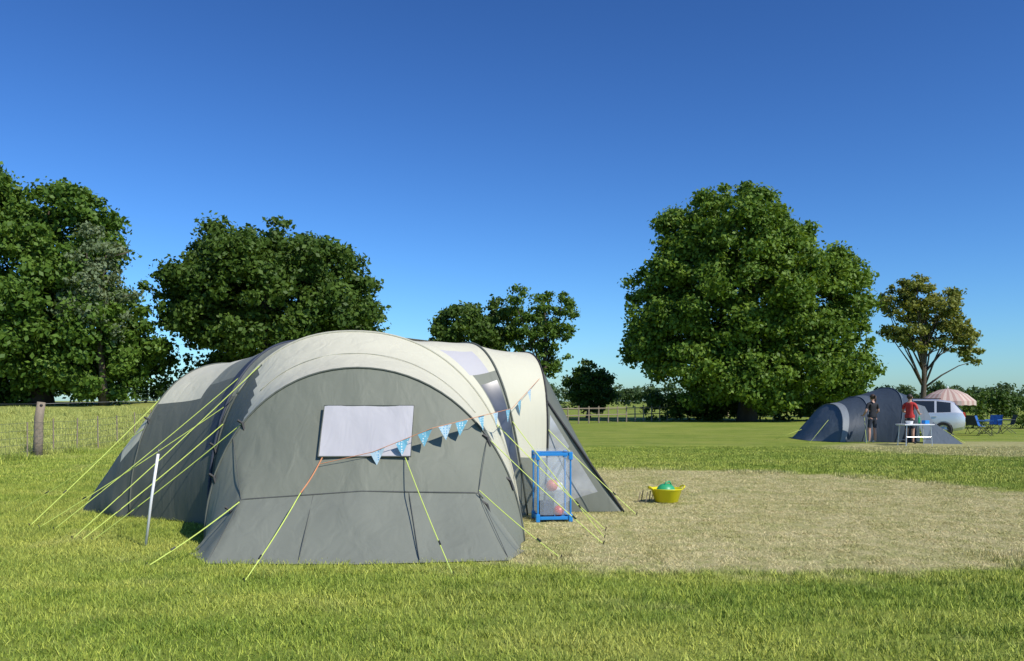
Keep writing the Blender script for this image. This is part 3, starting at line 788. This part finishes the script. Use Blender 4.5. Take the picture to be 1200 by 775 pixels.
# ------------------------------------------------------------------ people
SKIN = simple('skin', (.42, .24, .17), .55, var=.05)
def human(name, loc, rz, J, top, bottom, hairm, shoe, sleeve_short=True, shorts=True, longhair=False):
    root = empty(name, loc); root.rotation_euler.z = rz
    base = dict(pelvis=((0, 0, .94), (.155, .105)), waist=((0, 0, 1.08), (.135, .095)), chest=((0, -.01, 1.27), (.165, .115)), yoke=((0, .0, 1.40), (.12, .085)),
                neck=((0, -.005, 1.48), (.055, .055)), jaw=((0, -.02, 1.545), (.062, .075)), skull=((0, -.01, 1.63), (.080, .098)), crown=((0, .0, 1.70), (.055, .065)))
    for s, c in ((-1, 'r'), (1, 'l')):
        base['sh' + c] = ((s * .185, 0, 1.385), (.06, .06)); base['el' + c] = (J['el' + c], (.044, .044)); base['wr' + c] = (J['wr' + c], (.028, .028)); base['pa' + c] = (J['pa' + c], (.024, .042))
        base['hp' + c] = ((s * .09, 0, .86), (.098, .098)); base['kn' + c] = (J['kn' + c], (.06, .06)); base['ca' + c] = (tuple(V(J['kn' + c]).lerp(V(J['an' + c]), .35) + V((0, .015, 0))), (.057, .057))
        base['an' + c] = (J['an' + c], (.036, .036)); base['to' + c] = (tuple(V(J['an' + c]) + V((s * .02, -.17, -.045))), (.040, .028))
    names = list(base); ix = {k: i for i, k in enumerate(names)}
    E = [('pelvis', 'waist', 't'), ('waist', 'chest', 't'), ('chest', 'yoke', 't'), ('yoke', 'neck', 's'), ('neck', 'jaw', 's'), ('jaw', 'skull', 's'), ('skull', 'crown', 'h')]
    for c in 'rl':
        E += [('yoke', 'sh' + c, 't'), ('sh' + c, 'el' + c, 'a'), ('el' + c, 'wr' + c, 's'), ('wr' + c, 'pa' + c, 's'), ('pelvis', 'hp' + c, 'b'), ('hp' + c, 'kn' + c, 'b'), ('kn' + c, 'ca' + c, 'l'), ('ca' + c, 'an' + c, 'l'), ('an' + c, 'to' + c, 'f')]
    def skinned(vs, es, rad, levels=2, rootv=0):
        me = bpy.data.meshes.new('t'); me.from_pydata(vs, es, []); o = bpy.data.objects.new('t', me); COL.objects.link(o)
        o.modifiers.new('s', 'SKIN'); sv = me.skin_vertices[0].data
        for i, r in enumerate(rad): sv[i].radius = r; sv[i].use_root = (i == rootv)
        sub = o.modifiers.new('u', 'SUBSURF'); sub.levels = levels; sub.render_levels = levels
        dg = bpy.context.evaluated_depsgraph_get(); ev = o.evaluated_get(dg); m2 = bpy.data.meshes.new_from_object(ev)
        bpy.data.objects.remove(o); return m2
    m2 = skinned([base[k][0] for k in names], [(ix[a], ix[b2]) for a, b2, _ in E], [base[k][1] for k in names])
    mats = [SKIN, top, bottom, hairm, shoe]
    m2.materials.clear()
    for m in mats: m2.materials.append(m)
    for p in m2.polygons:
        best = None
        for a, b2, k in E:
            A_, B_ = V(base[a][0]), V(base[b2][0]); ab = B_ - A_
            t = max(0, min(1, (p.center - A_).dot(ab) / ab.length_squared)); dd = (p.center - A_ - ab * t).length
            if best is None or dd < best[0]: best = (dd, k, t, a)
        k, t, a = best[1], best[2], best[3]
        z = p.center.z
        i = {'t': 1, 's': 0, 'h': 3, 'a': 1 if (t < .6 or not sleeve_short) else 0, 'b': 2, 'l': 0 if shorts else 2, 'f': 4}[k]
        if k == 'b' and shorts and t > .82: i = 0
        if a == 'pelvis' and k == 't' and t < .35: i = 2
        if z > 1.56 and abs(p.center.x) < .15 and (p.center.y > -.03 or z > 1.68) and k in 'sh': i = 3
        p.material_index = i; p.use_smooth = True
    link(bpy.data.objects.new('body', m2), root)
    for c in 'rl':
        s = -1 if c == 'r' else 1
        w_, pa = V(base['wr' + c][0]), V(base['pa' + c][0]); d = (pa - w_).normalized()
        side = V((0, -1, 0)) if abs(d.y) < .8 else V((s, 0, 0)); side = (side - d * side.dot(d)).normalized(); nn = d.cross(side).normalized() * s
        vs = [w_, pa]; es = [(0, 1)]; rd = [(.022, .022), (.02, .032)]
        for q, ln in enumerate((.065, .075, .07, .055)):
            b0 = pa + side * (.030 - .02 * q) + d * .01; p1 = b0 + d * ln * .5; p2 = p1 + (d * .8 - nn * .5).normalized() * ln * .5
            k = len(vs); vs += [b0, p1, p2]; es += [(1, k), (k, k + 1), (k + 1, k + 2)]; rd += [(.010, .010), (.009, .009), (.007, .007)]
        b0 = w_.lerp(pa, .55) + side * .028; k = len(vs); vs += [b0, b0 + (d + side).normalized() * .035, b0 + (d * 1.6 + side).normalized() * .065]; es += [(0, k), (k, k + 1), (k + 1, k + 2)]; rd += [(.012, .012), (.010, .010), (.008, .008)]
        mh = skinned([tuple(v) for v in vs], es, rd, 1); mh.materials.clear(); mh.materials.append(SKIN)
        for p in mh.polygons: p.use_smooth = True
        link(bpy.data.objects.new('hand_' + c, mh), root)
    q = MB()
    q.ball((0, .012, 1.655), .104, hairm, (.9, 1.0, .86), 18)
    if longhair:
        q.tube([(0, .09, 1.68), (0, .15, 1.66), (0, .17, 1.56), (0, .15, 1.46)], [.03, .04, .035, .012], hairm, 8)
    q.tube([(0, -.095, 1.63), (0, -.118, 1.595), (0, -.10, 1.59)], [.008, .014, .010], SKIN, 6)
    for s in (-1, 1):
        q.ball((s * .03, -.098, 1.628), .010, WHITE, n=8); q.ball((s * .03, -.107, 1.628), .005, BLACK, n=8); q.ball((s * .088, -.01, 1.615), .026, SKIN, (.4, .8, 1.2), 8)
    q.box((0, -.092, 1.562), (.045, .008, .010), PINK, bev=.003)
    q.obj('head_details', root, True)
    q = MB(); q.lathe([(.150, .92), (.152, .97), (.146, 1.03)], (0, 0, 0), top, 20)
    q.v = [(x * 1.12, y * .82, z) for x, y, z in q.v]; q.obj('shirt_hem', root, True)
    return root
BLK = fabric('black_top', (.02, .02, .024), .0); NAVY = fabric('dark_shorts', (.03, .035, .05), .0); REDT = fabric('red_top', (.48, .035, .03), .0)
HAIRB = simple('brown_hair', (.06, .035, .02), .6); HAIRD = simple('dark_hair', (.025, .018, .013), .6)
human('woman', (12.80, 30.3, 0), math.pi + .25, dict(elr=(-.27, -.03, 1.13), wrr=(-.21, -.2, 1.02), par=(-.18, -.28, 1.03), ell=(.28, .0, 1.12), wrl=(.24, -.18, .98), pal=(.21, -.26, .98),
      knr=(-.10, -.01, .49), anr=(-.10, .02, .085), knl=(.12, -.03, .49), anl=(.14, .0, .085)), BLK, NAVY, HAIRB, WHITE, True, True, True)
human('man', (13.75, 29.5, 0), 2.3, dict(elr=(-.27, -.05, 1.12), wrr=(-.22, -.27, 1.04), par=(-.20, -.35, 1.05), ell=(.27, -.08, 1.13), wrl=(.15, -.29, 1.10), pal=(.11, -.37, 1.10),
      knr=(-.10, -.02, .49), anr=(-.12, .02, .085), knl=(.10, -.02, .49), anl=(.11, .04, .085)), REDT, NAVY, HAIRD, BLK)

# ------------------------------------------------------------------ light, sky, camera
el = math.radians(44); sv = V((.74, -.67, 0)).normalized()
az = math.atan2(sv.x, sv.y)
sun_dir = V((sv.x * math.cos(el), sv.y * math.cos(el), math.sin(el)))
sl = bpy.data.lights.new('sun', 'SUN'); sl.energy = 5.0; sl.angle = math.radians(.53); sl.color = (1, .94, .84)
so = bpy.data.objects.new('sun', sl); so.rotation_euler = sun_dir.to_track_quat('Z', 'Y').to_euler(); so.location = (20, -20, 30); link(so)
w = bpy.data.worlds.new('World'); scene.world = w; w.use_nodes = True
nt = w.node_tree; bg = nt.nodes['Background']
sk = nt.nodes.new('ShaderNodeTexSky'); sk.sky_type = 'NISHITA'; sk.sun_disc = False; sk.sun_elevation = el; sk.sun_rotation = az
sk.air_density = 1.0; sk.dust_density = .4; sk.ozone_density = 3.5; sk.altitude = 50
STR = .11
def vm(op, a, b2):
    n = nt.nodes.new('ShaderNodeVectorMath'); n.operation = op; nt.links.new(a, n.inputs[0]); n.inputs[1].default_value = b2; return n.outputs[0]
x1 = vm('MULTIPLY', sk.outputs[0], (STR, STR, STR))
ga = nt.nodes.new('ShaderNodeGamma'); ga.inputs[1].default_value = 1.45; nt.links.new(x1, ga.inputs[0])
x2 = vm('MULTIPLY', ga.outputs[0], (.84 / STR, 1.26 / STR, 1.66 / STR))
nt.links.new(x2, bg.inputs['Color']); bg.inputs['Strength'].default_value = STR

cd = bpy.data.cameras.new('camera'); cd.lens = 30; cd.sensor_width = 36; cd.shift_y = .0688; cd.clip_end = 5000; cd.clip_start = .05
co = bpy.data.objects.new('camera', cd); co.location = (0, 0, 1.5); co.rotation_euler = (math.pi / 2, 0, 0); link(co)
scene.camera = co
scene.view_settings.view_transform = 'Standard'; scene.view_settings.look = 'None'; scene.view_settings.exposure = 0
